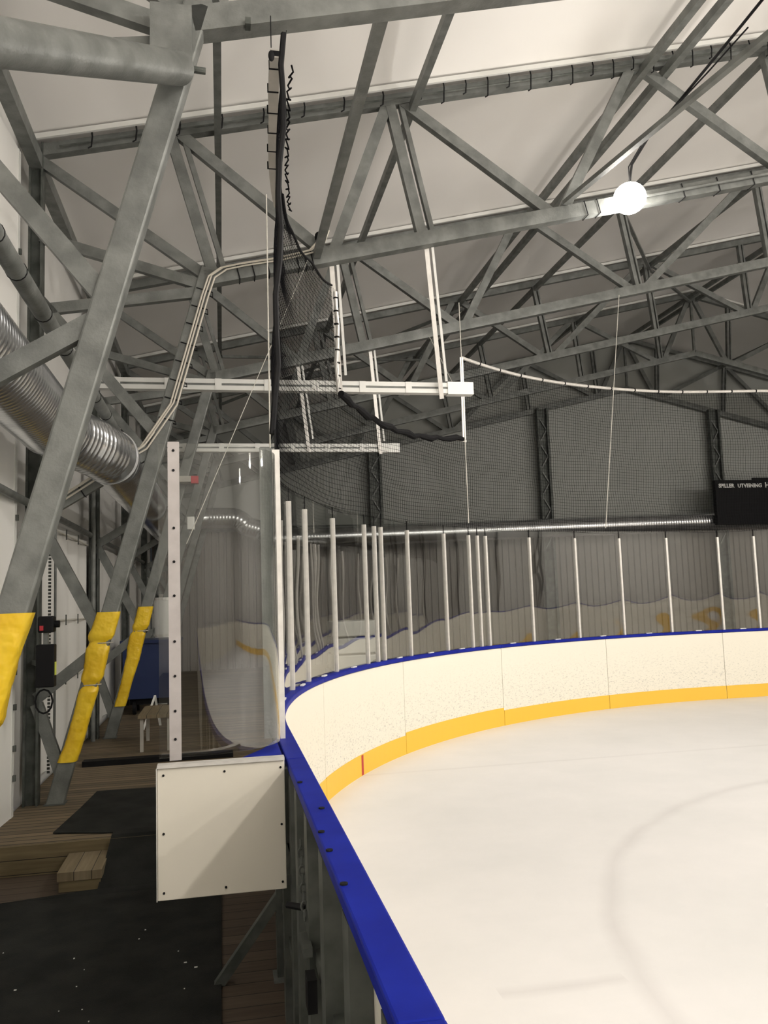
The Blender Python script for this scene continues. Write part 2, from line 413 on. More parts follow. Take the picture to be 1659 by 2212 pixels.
# wide near part, narrower ramp up to the upper deck
def mat_strip(x0s, x1s, prof):
    s = MB(); A = []; 
    for (y, z), x0, x1 in zip(prof, x0s, x1s):
        A.append([s.bm.verts.new((x0, y, z - .01)), s.bm.verts.new((x1, y, z - .01)), s.bm.verts.new((x1, y, z)), s.bm.verts.new((x0, y, z))])
    for a, b in zip(A, A[1:]):
        for k in range(4): s.bm.faces.new((a[k], a[(k+1) % 4], b[(k+1) % 4], b[k]))
    s.bm.faces.new(A[0]); s.bm.faces.new(A[-1][::-1]); return s
ramp = mat_strip([-1.75, -1.75, -1.55, -.88, -.86, -.85], [-.03, -.03, -.03, -.03, -.02, 0], [(-1.0, LOW + .012), (5.2, LOW + .012), (6.22, LOW + .016), (6.30, LOW + .03), (6.9, UP + .014), (7.0, UP + .024)]).build('rubber_mat', M['rubber'])
tag(ramp, 'large dirty black rubber mat on the lower floor, ramping up to the deck', 'mat')
# specks of debris on the mat
s = MB()
for i in range(48):
    x = random.uniform(-1.3, -.05); y = random.uniform(2.6, 5.5); q = random.uniform(.004, .011)
    s.box((x, y, LOW + .012), (x + q * random.uniform(.5, 2), y + q, LOW + .015))
tag(s.build('debris_specks', M['letters']), 'pale specks of ice and grit scattered over the black mat', 'debris', kind='stuff')

# ================================================================== DASHER BOARDS
L1 = ARC_R * PI / 2; EE = 2 * (XMID - ARC_X); TOT = 2 * L1 + EE
CAP_Z = 1.07
def board_section(a, b, kick, label, posts=(), step=.12):
    xm, ym = outline((a + b) / 2)
    t = empty('dasher_board', (xm, ym, 0), label, 'rink board', 'boards around the ice')
    ss = samples(a + .004, b - .004, step)
    MB().strip([outline(q, 0) for q in ss], [outline(q, .015) for q in ss], .03, CAP_Z - .045).build('board_panel', M['board'], t)
    MB().strip([outline(q, -.008) for q in ss], [outline(q, -.0005) for q in ss], .0, kick).build('kick_plate', M['yellow'], t)
    ss2 = samples(a + .0005, b - .0005, step)
    MB().strip([outline(q, -.012) for q in ss2], [outline(q, .072) for q in ss2], CAP_Z - .04, CAP_Z).build('cap_rail', M['blue'], t, bevel=.006)
    for q in posts:
        p0 = outline(q, .016); p1 = outline(q, .07)
        v = Vector((p1[0]-p0[0], p1[1]-p0[1], 0)); c = ((p0[0]+p1[0])/2, (p0[1]+p1[1])/2)
        MB().bar((c[0], c[1], LOW), (c[0], c[1], CAP_Z - .045), .10, .054, v).build('support_post', M['galv_dark'], t)
    if posts:
        for z in (.12, .55):
            MB().strip([outline(q, .018) for q in ss], [outline(q, .05) for q in ss], z, z + .05).build('support_rail', M['galv_dark'], t)
    return t
secs = [(-5.6, -3.3, .20, 'dasher board nearest the camera, steel frame showing behind its blue cap', [-4.9, -4.2, -3.6]),
        (-3.3, -.95, .20, 'straight dasher board with blue cap running up to the white return panel', [-3.2, -2.7, -2.2, -1.75, -1.35, -1.05]),
        (-.95, .55, .20, 'dasher board just beyond the white return panel, under the curved pane', [-.5, .2]),
        (.55, 2.8, .20, 'tightly curving cream board at the left of the rink corner', [.9, 1.8]),
        (2.8, 5.04, .205, 'curved corner board with the red mark on its yellow kick plate', []),
        (5.04, 7.3, .235, 'curved corner board with the tallest yellow kick strip', []),
        (7.3, 9.45, .20, 'corner board just right of the open seam line', []),
        (9.45, 11.6, .20, 'cream board ending the corner curve, before the rightmost seam', []),
        (11.6, 13.9, .20, 'cream end board at the right edge of the photo', [])]
for a, b, k, lab, ps in secs: board_section(a, b, k, lab, ps)
a = 13.9; i = 0
far_names = ['behind the goal area', 'right of the goal area', 'at the far right corner', 'rounding the right corner', 'leaving the right corner']
for a, b in ((13.9, 17.5), (17.5, 21.0), (21.0, 24.8), (24.8, 28.6), (28.6, 32.5)):
    board_section(a, b, .2, 'far end cream board out past the photo, ' + far_names[i], (), .3); i += 1
board_section(32.5, TOT + 22.7, .2, 'long straight board along the right side of the rink', (), .6)
board_section(-22.7, -14, .2, 'long straight board behind the camera on the left side', (), 2)
board_section(-14, -5.6, .2, 'straight board beside and behind the camera', (), 2)
tag(MB().box((XI, YBACK - .05, 0), (2 * XMID - XI, YBACK, 1.05)).build('dasher_board', M['board']), 'cream end board at the opposite end of the rink', 'rink board', 'boards around the ice')
# red mark on the yellow kick plate (goal line)
q = 0
for k in range(1, 900):
    if outline(k * .01)[1] > 8.38: q = k * .01; break
mk = MB().strip([outline(x, -.0105) for x in (q, q + .05)], [outline(x, -.0085) for x in (q, q + .05)], .005, .2).build('goal_line_mark', M['red'])
tag(mk, 'short red goal line mark on the yellow kick plate', 'mark')
# bolts along the near cap
s = MB()
cb = [(.281, 2.36), (.281, 2.55), (.315, 2.83), (.281, 3.25), (.281, 2.08)]
cb = [cb[0], cb[1], cb[2], cb[3], cb[4]]
cbl = ['fourth from the white return panel', 'third from the white return panel', 'second from the white return panel', 'closest to the white return panel', 'nearest the camera']
for i, (x, y) in enumerate(cb):
    tag(MB().cyl((x, y, CAP_Z + .0005), .010, .004, 12).build('cap_bolt', M['black']), 'dark bolt head sunk in the near blue cap, ' + cbl[i], 'bolt', 'bolts in the near blue cap')
# gate latch hardware on the outer side
g = empty('gate_latch', (.262, 3.0, .72), 'black chain and latch fitting on steel posts under near blue cap', 'latch')
s = MB()
for i in range(9):
    z = .90 - .026 * i; y = 3.05 - .012 * i; hor = i % 2
    pts = []
    for k in range(10):
        c, sn = math.cos(2*PI*k/10), math.sin(2*PI*k/10)
        pts.append((.262 + (.010 * c if hor else 0), y + (0 if hor else .010 * c), z + .017 * sn))
    s.tube(pts, .004, 6, closed=True)
s.build('chain', M['galv_dark'], g)
MB().box((.245, 2.84, .60), (.275, 2.98, .63)).build('latch_bar', M['galv_dark'], g)
MB().tube([(.21, 3.05, .70), (.27, 3.0, .70)], .012, 8).build('latch_handle', M['black'], g)
MB().box((.245, 2.72, .48), (.275, 2.80, .58)).build('latch_box', M['black'], g)

# ------------------------------------------------------------------ return panel beside the gate
rp = empty('return_panel', (0, 3.68, LOW), 'white screwed return panel across the walkway under the curved pane', 'panel')
MB().box((-.275, 3.655, .555), (.252, 3.67, 1.085)).build('white_sheet', M['panel_white'], rp, bevel=.003)
MB().box((-.275, 3.645, 1.085), (.252, 3.70, 1.098)).build('top_trim', M['alu'], rp)
MB().box((-.279, 3.645, .555), (-.2755, 3.70, 1.085)).build('side_trim', M['alu'], rp)
for x, z in ((-.25, 1.055), (.0, 1.055), (.235, 1.055), (-.25, .82), (.235, .82), (-.25, .585), (.0, .585), (.235, .585)):
    MB().cyl((x, 3.652, z), .005, .003, 10, (0, 1, 0)).build('screw', M['black'], rp)
MB().bar((.285, 4.65, LOW), (.285, 4.65, 1.0), .05, .06).build('upright', M['galv_dark'], rp)
MB().box((.24, 4.58, LOW), (.33, 4.72, LOW + .012)).build('foot_plate', M['galv'], rp)
MB().bar((.29, 4.65, .21), (-.06, 4.65, LOW - .02), .05, .05).build('brace', M['galv_dark'], rp)
MB().box((-.25, 3.68, 1.0), (.30, 3.74, 1.04)).build('frame', M['galv_dark'], rp)
MB().box((.25, 3.68, .56), (.30, 4.68, .60)).build('frame', M['galv_dark'], rp)
MB().prism([(-.04, 3.705), (.256, 3.705), (.256, 4.28), (.18, 4.05), (.08, 3.86)], 1.045, CAP_Z).build('cap_gusset', M['blue'], rp)

# ================================================================== GLASS
def glass_thing(pts, z0, z1, m, label, group=None, step=None, name='acrylic_screen'):
    n = len(pts); A = []; B = []
    for i, p in enumerate(pts):
        q0 = Vector(pts[max(i-1, 0)]); q1 = Vector(pts[min(i+1, n-1)]); t = (q1 - q0).normalized(); nn = Vector((-t.y, t.x))
        A.append(tuple(Vector(p) + nn * .003)); B.append(tuple(Vector(p) - nn * .003))
    o = MB().strip(A, B, z0, z1).build(name, m, smooth=True)
    return tag(o, label, 'glass screen', group)
# curved end pane
cp = [(-.275, 3.80), (-.20, 3.80), (-.14, 3.80)]
for k in range(0, 25):
    a = k / 24 * PI / 2
    cp.append((-.12 + .385 * math.sin(a), 4.12 - .32 * math.cos(a)))
cp += [(.267, 4.2), (.268, 4.27)]
glass_thing(cp, 1.10, 2.485, M['glass_curved'], 'tall pane with rounded corner standing over the white return panel')
pp = empty('clamping_strip', (-.2, 3.8, 1.1), 'aluminium strip with bolts clamping the free edge of the curved pane', 'glass post')
MB().box((-.232, 3.785, 1.09), (-.182, 3.795, 2.49)).build('front_strip', M['strip'], pp)
MB().box((-.232, 3.805, 1.09), (-.182, 3.815, 2.49)).build('back_strip', M['strip'], pp)
for z in (2.45, 2.36, 2.1, 1.95, 1.8, 1.6, 1.45, 1.3, 1.18):
    MB().cyl((-.207, 3.781, z), .006, .006, 10, (0, 1, 0)).build('bolt', M['black'], pp)
def path_s(px, py):
    # nearest s on outline (offset .055) to a plan point
    best = min(range(-200, 1500), key=lambda k: (outline(k*.01, .055)[0]-px)**2 + (outline(k*.01, .055)[1]-py)**2)
    return best * .01
post_pts = [(.27, 4.32), (.27, 5.35), (.51, 6.58), (.70, 7.18), (1.055, 8.01), (1.495, 8.77), (1.645, 8.985), (1.745, 9.12), (2.16, 9.63), (2.78, 10.24),
            (3.22, 10.6), (3.375, 10.71), (3.525, 10.81), (4.33, 11.285), (5.2, 11.655), (6.04, 11.9), (6.915, 12.03), (7.84, 12.07), (8.49, 12.07), (9.4, 12.07), (10.3, 12.07), (11.2, 12.07)]
ps = [path_s(*p) for p in post_pts]
for i, q in enumerate(ps):
    c = outline(q, .055); c2 = outline(q, .08); v = Vector((c2[0]-c[0], c2[1]-c[1], 0))
    lab = 'white aluminium glass post on the blue cap, %s from the curved pane' % (ORD[i] if i < 20 else 'twenty-' + ORD[i-20])
    t = empty('screen_stanchion', (c[0], c[1], CAP_Z), lab, 'glass post', 'posts holding the rink glass')
    MB().bar((c[0], c[1], CAP_Z), (c[0], c[1], 2.55), .032, .040, v).build('post_body', M['alu'], t)
    cc = outline(q, .055)
    if i == 0: MB().box((.200, 4.30, 1.075), (.262, 4.325, 2.56)).build('cover_strip', M['galv'], t)
    MB().bar((cc[0], cc[1], 2.55), (cc[0], cc[1], 2.66), .006, .010, v).build('seam_strip', M['black'], t)
for i in range(len(ps) - 1):
    a, b = ps[i] + .014, ps[i+1] - .014
    lab = 'clear rink glass pane between the %s and %s post from the curved pane' % (ORD[min(i, 19)], ORD[min(i+1, 19)])
    if i >= 19: lab = 'clear rink glass pane over the end board, %s from the right edge' % ('third', 'second', 'last')[i-19]
    g = glass_thing([outline(x, .055) for x in samples(a, b, .1)], CAP_Z + .004, 2.66, M['glass'], lab, 'rink glass panes')
    if b - a > .5:
        m_ = (a + b) / 2
        MB().strip([outline(x, .02) for x in (m_ - .05, m_ + .05)], [outline(x, .045) for x in (m_ - .05, m_ + .05)], CAP_Z, CAP_Z + .012).build('setting_block', M['letters'], g)

# ================================================================== SAFETY NET
net = empty('safety_net', (.4, 6.4, 2.6), 'black safety netting hung above the rink glass around the corner', 'net')
NB = 2.64
def net_pt(s_, z):
    x, y = outline(s_, .045)
    if s_ < 2.2:    # straight part leans inwards towards the top batten
        f = (z - NB) / (4.95 - NB); k = min(1, (2.2 - s_) / 1.6)
        x += .10 * f * k
    x += .012 * math.sin(z * 9 + s_ * 1.3); y += .012 * math.sin(z * 7 + s_ * 2.1)
    return (x, y, z)
sA = -.35; sB = 18.0
s_drop = path_s(1.19, 8.25); s_step = path_s(3.22, 10.6)
def top_z(s_):
    if s_ < s_drop: return 4.95
    if s_ < s_step:
        f = (s_ - s_drop) / (s_step - s_drop); return 3.86 - .13 * math.sin(PI * f)
    f = (s_ - s_step); return 4.97 - .05 * math.sin(min(1, f / 6) * PI)
CELL = .045
s = MB()
k = 0; q = sA
while q < sB:
    zt = top_z(q); n = 14
    zz = [NB + (zt - NB) * i / n for i in range(n + 1)]
    s.tube([net_pt(q, z) for z in zz], .0022, 3, cap=False); q += CELL
nrow = int((5.05 - NB) / CELL)
for j in range(nrow):
    z = NB + j * CELL; run = []
    x = sA
    while x < sB:
        if z <= top_z(x):
            run.append(net_pt(x, z + .012 * math.sin(x * 3.1 + j * .15)))
        else:
            if len(run) > 1: s.tube(run, .0020, 3, cap=False)
            run = []
        x += .14
    if len(run) > 1: s.tube(run, .0020, 3, cap=False)
tag(s.build('netting', M['netting'], net), kind='stuff')
def on(s_, z, dz=0): p = net_pt(s_, z); return (p[0], p[1], p[2] + dz)
# top battens
bt = [on(x, 4.96) for x in samples(-.12, 1.75, .25)]
near_batten = MB()
for a, b in zip(bt, bt[1:]): near_batten.bar(Vector(a) - Vector((.05, 0, 0)), Vector(b) - Vector((.05, 0, 0)), .065, .05, (0, 0, 1))
nbt = near_batten.build('batten', M['wood_rail'], net, label='pale boxy batten at the near top of the net')
MB().bar((bt[0][0]-.05, bt[0][1]-.004, bt[0][2]), (bt[0][0]-.05, bt[0][1]-.001, bt[0][2]), .045, .032, (0, 0, 1)).build('batten_end', M['black'], nbt)
for i in range(6):
    p = Vector(bt[i]) - Vector((.05, 0, 0)); MB().bar(p + Vector((0, .1, 0)), p + Vector((0, .112, 0)), .07, .056, (0, 0, 1)).build('tie', M['black'], nbt)
rp1 = [on(x, 4.95, .02 * math.sin(x * 9)) for x in samples(1.6, s_drop - .1, .08)]
MB().tube(rp1, .012, 6).build('border_rope', M['black'], net)
gr = []
for i in range(60):
    x = -.12 + i * .031; p = on(x, 4.9); gr.append((p[0] + .05 + .014 * math.sin(i * 2.1), p[1], p[2] - .02 + .02 * math.cos(i * 1.7)))
MB().tube(gr, .006, 5).build('gathered_edge', M['netting'], net)
ed = [net_pt(sA, NB + (4.93 - NB) * i / 12) for i in range(13)]
MB().tube([(p[0] - .012, p[1], p[2]) for p in ed], .016, 6).build('edge_cord', M['black'], net)
dp = [on(s_drop, 4.93 - (4.93 - 3.86) * i / 6, 0) for i in range(7)]
dp = [(p[0] + .0, p[1] + .015 * i, p[2]) for i, p in enumerate(dp)]
MB().tube(dp, .022, 10).build('drop_batten', M['alu'], net)
for i in range(8):
    a = Vector(dp[0]).lerp(Vector(dp[-1]), (i + .5) / 8); MB().tube([a - Vector((0, 0, .006)), a + Vector((0, 0, .006))], .026, 8).build('tie', M['black'], net)
rp2 = [on(x, top_z(x), 0) for x in samples(s_drop + .02, s_step - .02, .15)]
MB().tube([(p[0], p[1], p[2] + .015 * math.sin(i * 2.3)) for i, p in enumerate(rp2)], [.036 + .008 * math.sin(i * 1.7) for i in range(len(rp2))], 8).build('border_rope', M['black'], net, label='thick black rolled rope edge sagging below the white track')
a = on(s_step, 3.84); b = on(s_step, 4.97)
MB().bar(a, b, .045, .03).build('drop_batten', M['alu'], net)
MB().bar((a[0]-.22, a[1]-.12, a[2]), (a[0]+.03, a[1]+.02, a[2]-.02), .03, .02).build('corner_plate', M['alu'], net)
rp3 = [on(x, top_z(x)) for x in samples(s_step, sB, .3)]
MB().tube(rp3, .024, 8).build('top_rail', M['alu'], net, smooth=True)
x = s_step + .4
while x < 15:
    p, p2 = on(x, top_z(x)), on(x + .02, top_z(x + .02)); MB().tube([p, p2], .028, 8).build('tie', M['black'], net); x += .45

# ================================================================== STEEL FRAMES
def X_(x, mir): return 2 * XMID - x if mir else x
TB = [(-.4, 0.0), (1.88, 2.18), (6.45, 6.7), (9.0, 9.15), (11.3, 11.4)]
DG = [(-.35, 1.1), (1.8, 1.18), (1.98, 3.6), (4.66, 3.75), (4.82, 6.55), (8.9, 6.85), (9.1, 11.25), (12.36, 11.5)]
BASE = Vector((-1.5, 0, 0)); KNEE = Vector((-.09, 0, 5.0))
def leg_pt(z): f = z / 5.0; return BASE.lerp(KNEE, f)
def frame(y, label):
    t = empty('roof_frame', (-1.6, y, 0), label, 'steel frame', 'galvanised frames across the hall')
    for mir in (False, True):
        def P(x, z): return (X_(x, mir), y, z)
        MB().bar(P(-1.72, 6.62 - 1.72 * .235), P(12.4, roof_top(12.4)), .12, .10).build('top_chord', M['galv'], t)
        MB().bar(P(-.12, roof_bottom(-.12)), P(12.4, roof_bottom(12.4)), .15, .12).build('bottom_chord', M['galv'], t)
        lg = MB().bar(P(BASE.x - .03, -.06), P(KNEE.x, 5.1), .148, .12).build('leg', M['galv'], t, bevel=.012)
        MB().box((min(X_(-1.60, mir), X_(-1.42, mir)), y - .08, UP), (max(X_(-1.60, mir), X_(-1.42, mir)), y + .08, UP + .01)).build('base_plate', M['galv_dark'], lg)
        c = MB()
        for dx in (-.055, .055): c.bar(P(-1.72 + dx, -.3), P(-1.72 + dx, 6.3), .02, .12)
        c.bar(P(-1.72, -.3), P(-1.72, 6.3), .1, .012); c.build('column', M['galv_dark'], t)
        for a, b in (((-1.72, 6.15), (-.15, 5.05)), ((-1.68, 5.35), (-.15, 4.93)), ((-1.68, 4.62), (-.15, 4.86)),
                     ((-1.68, 4.72), (leg_pt(3.35).x, 3.35)), ((-1.68, 2.62), (leg_pt(3.3).x, 3.3)), ((-1.68, 2.6), (leg_pt(1.45).x, 1.45)),
                     ((-1.68, .95), (leg_pt(1.4).x, 1.4)), ((-1.68, .9), (leg_pt(.2).x, .2))):
            MB().bar(P(*a), P(*b), .105, .07).build('lacing_bar', M['galv'], t)
        for tx, bx in TB:
            p, q = Vector(P(tx, roof_top(tx) - .03)), Vector(P(bx, roof_bottom(bx) + .05)); m_ = MB()
            wd = .085 if bx < 3 else .05
            ox = Vector(((wd + .02) , 0, 0))
            m_.bar(p - ox * .5, q - ox * .5, wd * 1.25, .09); m_.bar(p + ox * .7, q + ox * .7, wd * .6, .07); m_.build('web_post', M['galv'], t)
        for tx, bx in DG:
            MB().bar(P(tx, roof_top(tx) - .04), P(bx, roof_bottom(bx) + .04), .115, .08).build('web_diagonal', M['galv'], t)
    MB().bar((XMID, y, roof_top(XMID)), (XMID, y, roof_bottom(XMID)), .06, .06).build('web_post', M['galv'], t)
    return t
# one frame modelled, the rest are copies of it and its parts
proto = frame(FR_Y[0], 'galvanised truss frame closest to the camera, its thick leg crossing the left foreground')
labs = ['second galvanised frame from the camera, cables strapped along its leg and chord',
        'third galvanised frame from the camera, from whose chord the nearer track hangers are seen past',
        'fourth galvanised frame from the camera, mid-way to the end wall',
        'fifth galvanised frame from the camera, second from the end wall',
        'galvanised frame standing directly against the end wall']
labs[1] = 'third galvanised frame from the camera, with the farther white track hung from it'
for y, lab in zip(FR_Y[1:], labs):
    c = proto.copy(); COL.objects.link(c); c.location.y = y; c['label'] = lab
    for ch in list(proto.children):
        k = ch.copy(); COL.objects.link(k); k.parent = c
        for gc in list(ch.children):
            e = gc.copy(); COL.objects.link(e); e.parent = k

# longitudinal purlins and tubes
YA, YB = .5, 23.2
def long_thing(x, z, wd, hh, name, label, cat='purlin', y0=YA, y1=YB, round_=False, mt='galv', group='long roof members between the frames'):
    m_ = MB()
    if round_: m_.tube([(x, y0, z), (x, y1, z)], wd / 2, 14)
    else: m_.box((x - wd/2, y0, z - hh/2), (x + wd/2, y1, z + hh/2))
    return tag(m_.build(name, M[mt], smooth=round_), label, cat, group)
for x, lab in ((.02, 'left roof purlin running above the rink boards'), (2.08, 'roof purlin over the corner, passing the second truss post'),
               (6.45, 'roof purlin running just right of the glowing lamp'), (9.1, 'roof purlin halfway between lamp and ridge'),
               (15.6, 'roof purlin just beyond the ridge on the right'), (18.3, 'roof purlin on the far right slope')):
    long_thing(x, roof_top(x) - .115, .07, .10, 'roof_purlin', lab)
for dx, lab in ((-.14, 'left one of the paired roof purlins near the lamp'), (.14, 'right one of the paired roof purlins near the lamp')):
    long_thing(4.95 + dx, roof_top(4.95) - .12, .08, .1, 'roof_purlin', lab)
for dx, lab in ((-.15, 'left one of the paired ridge purlins'), (.15, 'right one of the paired ridge purlins')):
    long_thing(XMID + dx, roof_top(XMID) - .14, .07, .1, 'roof_purlin', lab)
long_thing(1.0, roof_bottom(1.0) + .02, .072, .072, 'tie_tube', 'straight steel tie tube joining the bottom chords of the first two frames', 'tie tube', FR_Y[0] + .05, FR_Y[1] - .05)
long_thing(-1.72, 6.1, .12, .14, 'eave_beam', 'eave beam along the top of the left columns', 'beam')
# round longitudinal tube above the duct with black ties
lt = empty('round_strut', (-.98, 2, 3.42), 'round galvanised tube with black ties running above the big duct', 'tube')
MB().tube([(-.975, 2.95, 3.425), (-1.0, 6, 3.47), (-1.05, 12, 3.56), (-1.05, 20, 3.58)], .05, 14).build('tube_body', M['galv'], lt, smooth=True)
for y in (3.3, 3.8, 4.25, 4.9, 5.6, 6.3, 7.0, 7.7, 8.6):
    zc = 3.40 + (y - .8) / 5.2 * .07 if y < 6 else 3.47 + (y - 6) / 6 * .09; xc = -.96 - (y - .8) / 5.2 * .04 if y < 6 else -1.0 - (y - 6) / 6 * .05
    MB().tube([(xc, y, zc), (xc, y + .012, zc)], .0535, 14).build('tie', M['black'], lt)
# big round strut meeting the first frame's knee
bs = empty('knee_strut', (-.2, 4.4, 4.9), 'thick round galvanised strut meeting the top of the nearest leg', 'tube')
MB().tube([(-.19, 4.32, 4.64), (-.76, 3.0, 3.80), (-1.62, 1.03, 2.54)], .086, 24).build('tube_body', M['galv'], bs, smooth=True)
MB().cyl((-.20, 4.34, 4.66), .018, .15, 10, (1, .1, 0)).build('bolt', M['galv_dark'], bs)
MB().prism([(-.34, 4.30), (-.12, 4.30), (-.12, 4.375), (-.34, 4.375)], 4.66, 5.0).build('gusset_plate', M['galv'], bs)
long_thing(-1.74, 2.74, .07, .07, 'wall_girt', 'round wall girt tube behind the columns at head height', 'tube', round_=True)
# roof X-bracing in two bays
def brace(p, q, label): return tag(MB().bar(p, q, .06, .05, (0, 0, 1)).build('roof_brace', M['galv'], ), label, 'brace', 'diagonal roof braces')
brace((.05, FR_Y[3], roof_top(.05)-.19), (4.9, FR_Y[4], roof_top(4.9)-.19), 'roof brace crossing bay above the far left trusses')
brace((4.9, FR_Y[3], roof_top(4.9)-.22), (.05, FR_Y[4], roof_top(.05)-.22), 'roof brace crossing the other way above the far left trusses')
brace((6.5, FR_Y[2], roof_top(6.5)-.19), (9.1, FR_Y[3], roof_top(9.1)-.19), 'roof brace right of centre in the third bay')
brace((9.1, FR_Y[3], roof_top(9.1)-.19), (12.4, FR_Y[4], roof_top(12.4)-.19), 'roof brace rising to the ridge in the fourth bay')
brace((4.6, FR_Y[0], roof_bottom(4.6)+.1), (3.75, FR_Y[1] - .07, roof_bottom(3.75)+.1), 'inclined tie between the first two frames left of the lamp')

# light strips of folded membrane over each frame
for k, y in enumerate(FR_Y[:5]):
    m_ = MB(); m_.bar((-1.8, y - .13, roof_top(-1.8) + .09), (12.4, y - .13, roof_top(12.4) + .09), .05, .03); m_.bar((12.4, y - .13, roof_top(12.4) + .09), (26.5, y - .13, roof_top(26.5) + .09), .05, .03)
    tag(m_.build('membrane_strip', M['track']), 'pale roof membrane clamping strip over the %s frame from the camera' % ORD[k], 'strip', 'membrane strips over the frames')
# hooks and cable along the second frame's top chord
hk = empty('service_cable', (0, FR_Y[1], 6.5), 'thin cable clipped with dark hooks along the second truss top chord', 'cable')
y = FR_Y[1] - .09
MB().tube([(x, y, roof_top(x) - .02) for x in [-1.5 + .4 * i for i in range(28)]], .012, 6).build('cable_run', M['galv_dark'], hk)
x = -1.2; i = 0
while x < 7.6:
    z = roof_top(x); L_ = .10 if i % 2 == 0 or x < 2 else .17
    MB().tube([(x, y - .01, z + .10), (x + .01, y - .02, z + .02), (x, y - .02, z - L_ + .02), (x - .03, y - .02, z - L_)], .008, 6).build('hook', M['black'], hk)
    x += .42 if x < 2 else .25; i += 1

# ================================================================== DUCTS
def duct_path(pts, rad, rib, name, label, m='duct', tight=()):
    """spiral duct: fine ribs around a tube swept along a polyline"""
    P = [Vector(p) for p in pts]; t = tag(empty(name, P[0], label, 'duct'))
    fine = []; rr = []
    for a, b in zip(P, P[1:]):
        n = max(1, int((b - a).length / (rib / 4)))
        for i in range(n): fine.append(a.lerp(b, i / n))
    fine.append(P[-1])
    for i in range(len(fine)): rr.append(rad * (1.022 if i % 4 == 0 else 1.0))
    MB().tube(fine, rr, 40).build('spiral_duct', M[m], t, smooth=True)
    return t
dc = duct_path([(-1.35, 3.0, 3.25), (-1.35, 7.0, 3.25), (-1.30, 7.25, 3.235), (-1.2, 7.5, 3.21), (-1.1, 7.7, 3.18), (-1.02, 7.9, 3.155), (-1.0, 8.2, 3.15), (-1.0, 21.0, 3.15)], .25, .06, 'ventilation_duct', 'large spiral ventilation duct receding along the left wall')
for y, x, z in ((6.95, -1.35, 3.25), (7.95, -1.01, 3.153), (3.1, -1.35, 3.25)):
    MB().tube([(x, y, z), (x, y + .05, z)], .262, 40).build('duct_collar', M['duct'], dc, smooth=True)
def arc_pts(c, r_, a0, a1, n=8):
    return [(c[0] + r_ * math.cos(math.radians(a0 + (a1 - a0) * i / n)), c[1], c[2] + r_ * math.sin(math.radians(a0 + (a1 - a0) * i / n))) for i in range(n + 1)]
pts = [(-1.0, 21.02, 3.15), (-1.0, 21.4, 3.3), (-1.0, 21.9, 3.75), (-.8, 22.3, 3.98), (-.4, 22.4, 4.02)] + [(.25, 22.4, 4.02)] + \
      [(.25 + .45 * math.sin(math.radians(a)), 22.4, 3.57 + .45 * math.cos(math.radians(a))) for a in range(10, 61, 10)] + \
      [(1.03 - .45 * math.sin(math.radians(a)) + .39, 22.4, 3.9 - .45 * math.cos(math.radians(a)) - .0) for a in range(60, -1, -15)]
pts += [(2.6, 22.4, 3.46), (6, 22.4, 3.52), (12.4, 22.4, 3.66), (20, 22.4, 3.8), (26, 22.4, 3.9)]
duct_path(pts, .27, .08, 'ventilation_duct', 'spiral duct with an S bend crossing the foot of the end wall membrane')

# ================================================================== WHITE TRACKS AND HANGERS
def track(y, z, x0, x1, label, hang, hh=.11):
    t = empty('suspended_track', (x0, y, z), label, 'track')
    for dz in (-.036, .036): MB().box((x0, y - .05, z + dz - .024), (x1, y + .05, z + dz + .024)).build('rail', M['track'], t)
    MB().box((x0, y - .04, z - .012), (x1, y + .04, z + .012)).build('web_strip', M['galv'], t)
    x = x0 + .25
    while x < x1: MB().box((x - .035, y - .056, z - .062), (x + .035, y + .056, z + .062)).build('joint_clip', M['track'], t); x += .52
    MB().box((x1 - .28, y - .058, z - .07), (x1 + .02, y + .058, z + .07)).build('end_plate', M['track'], t)
    for (tx, ty, bx, bz) in hang:
        MB().bar((tx, ty, roof_bottom(tx) - .05), (bx, y - .07, bz), .05, .012, (0, 1, 0)).build('hanger_strip', M['alu'], t)
        MB().bar((tx + .06, ty - .02, roof_bottom(tx) - .05), (bx + .06, y - .075, bz + .2), .028, .02, (0, 1, 0)).build('hanger_strip', M['track'], t)
    return t
track(8.85, 4.08, -1.3, 2.80, 'nearer white double-rail track hung over the corner boards', [(2.2, 8.28, 2.44, 3.95), (1.17, 8.28, 1.30, 4.0)])
track(12.2, 4.02, -.75, 2.66, 'farther white double-rail track seen beyond the net', [(2.25, 12.02, 2.38, 3.92), (1.15, 12.02, 1.30, 3.95)])

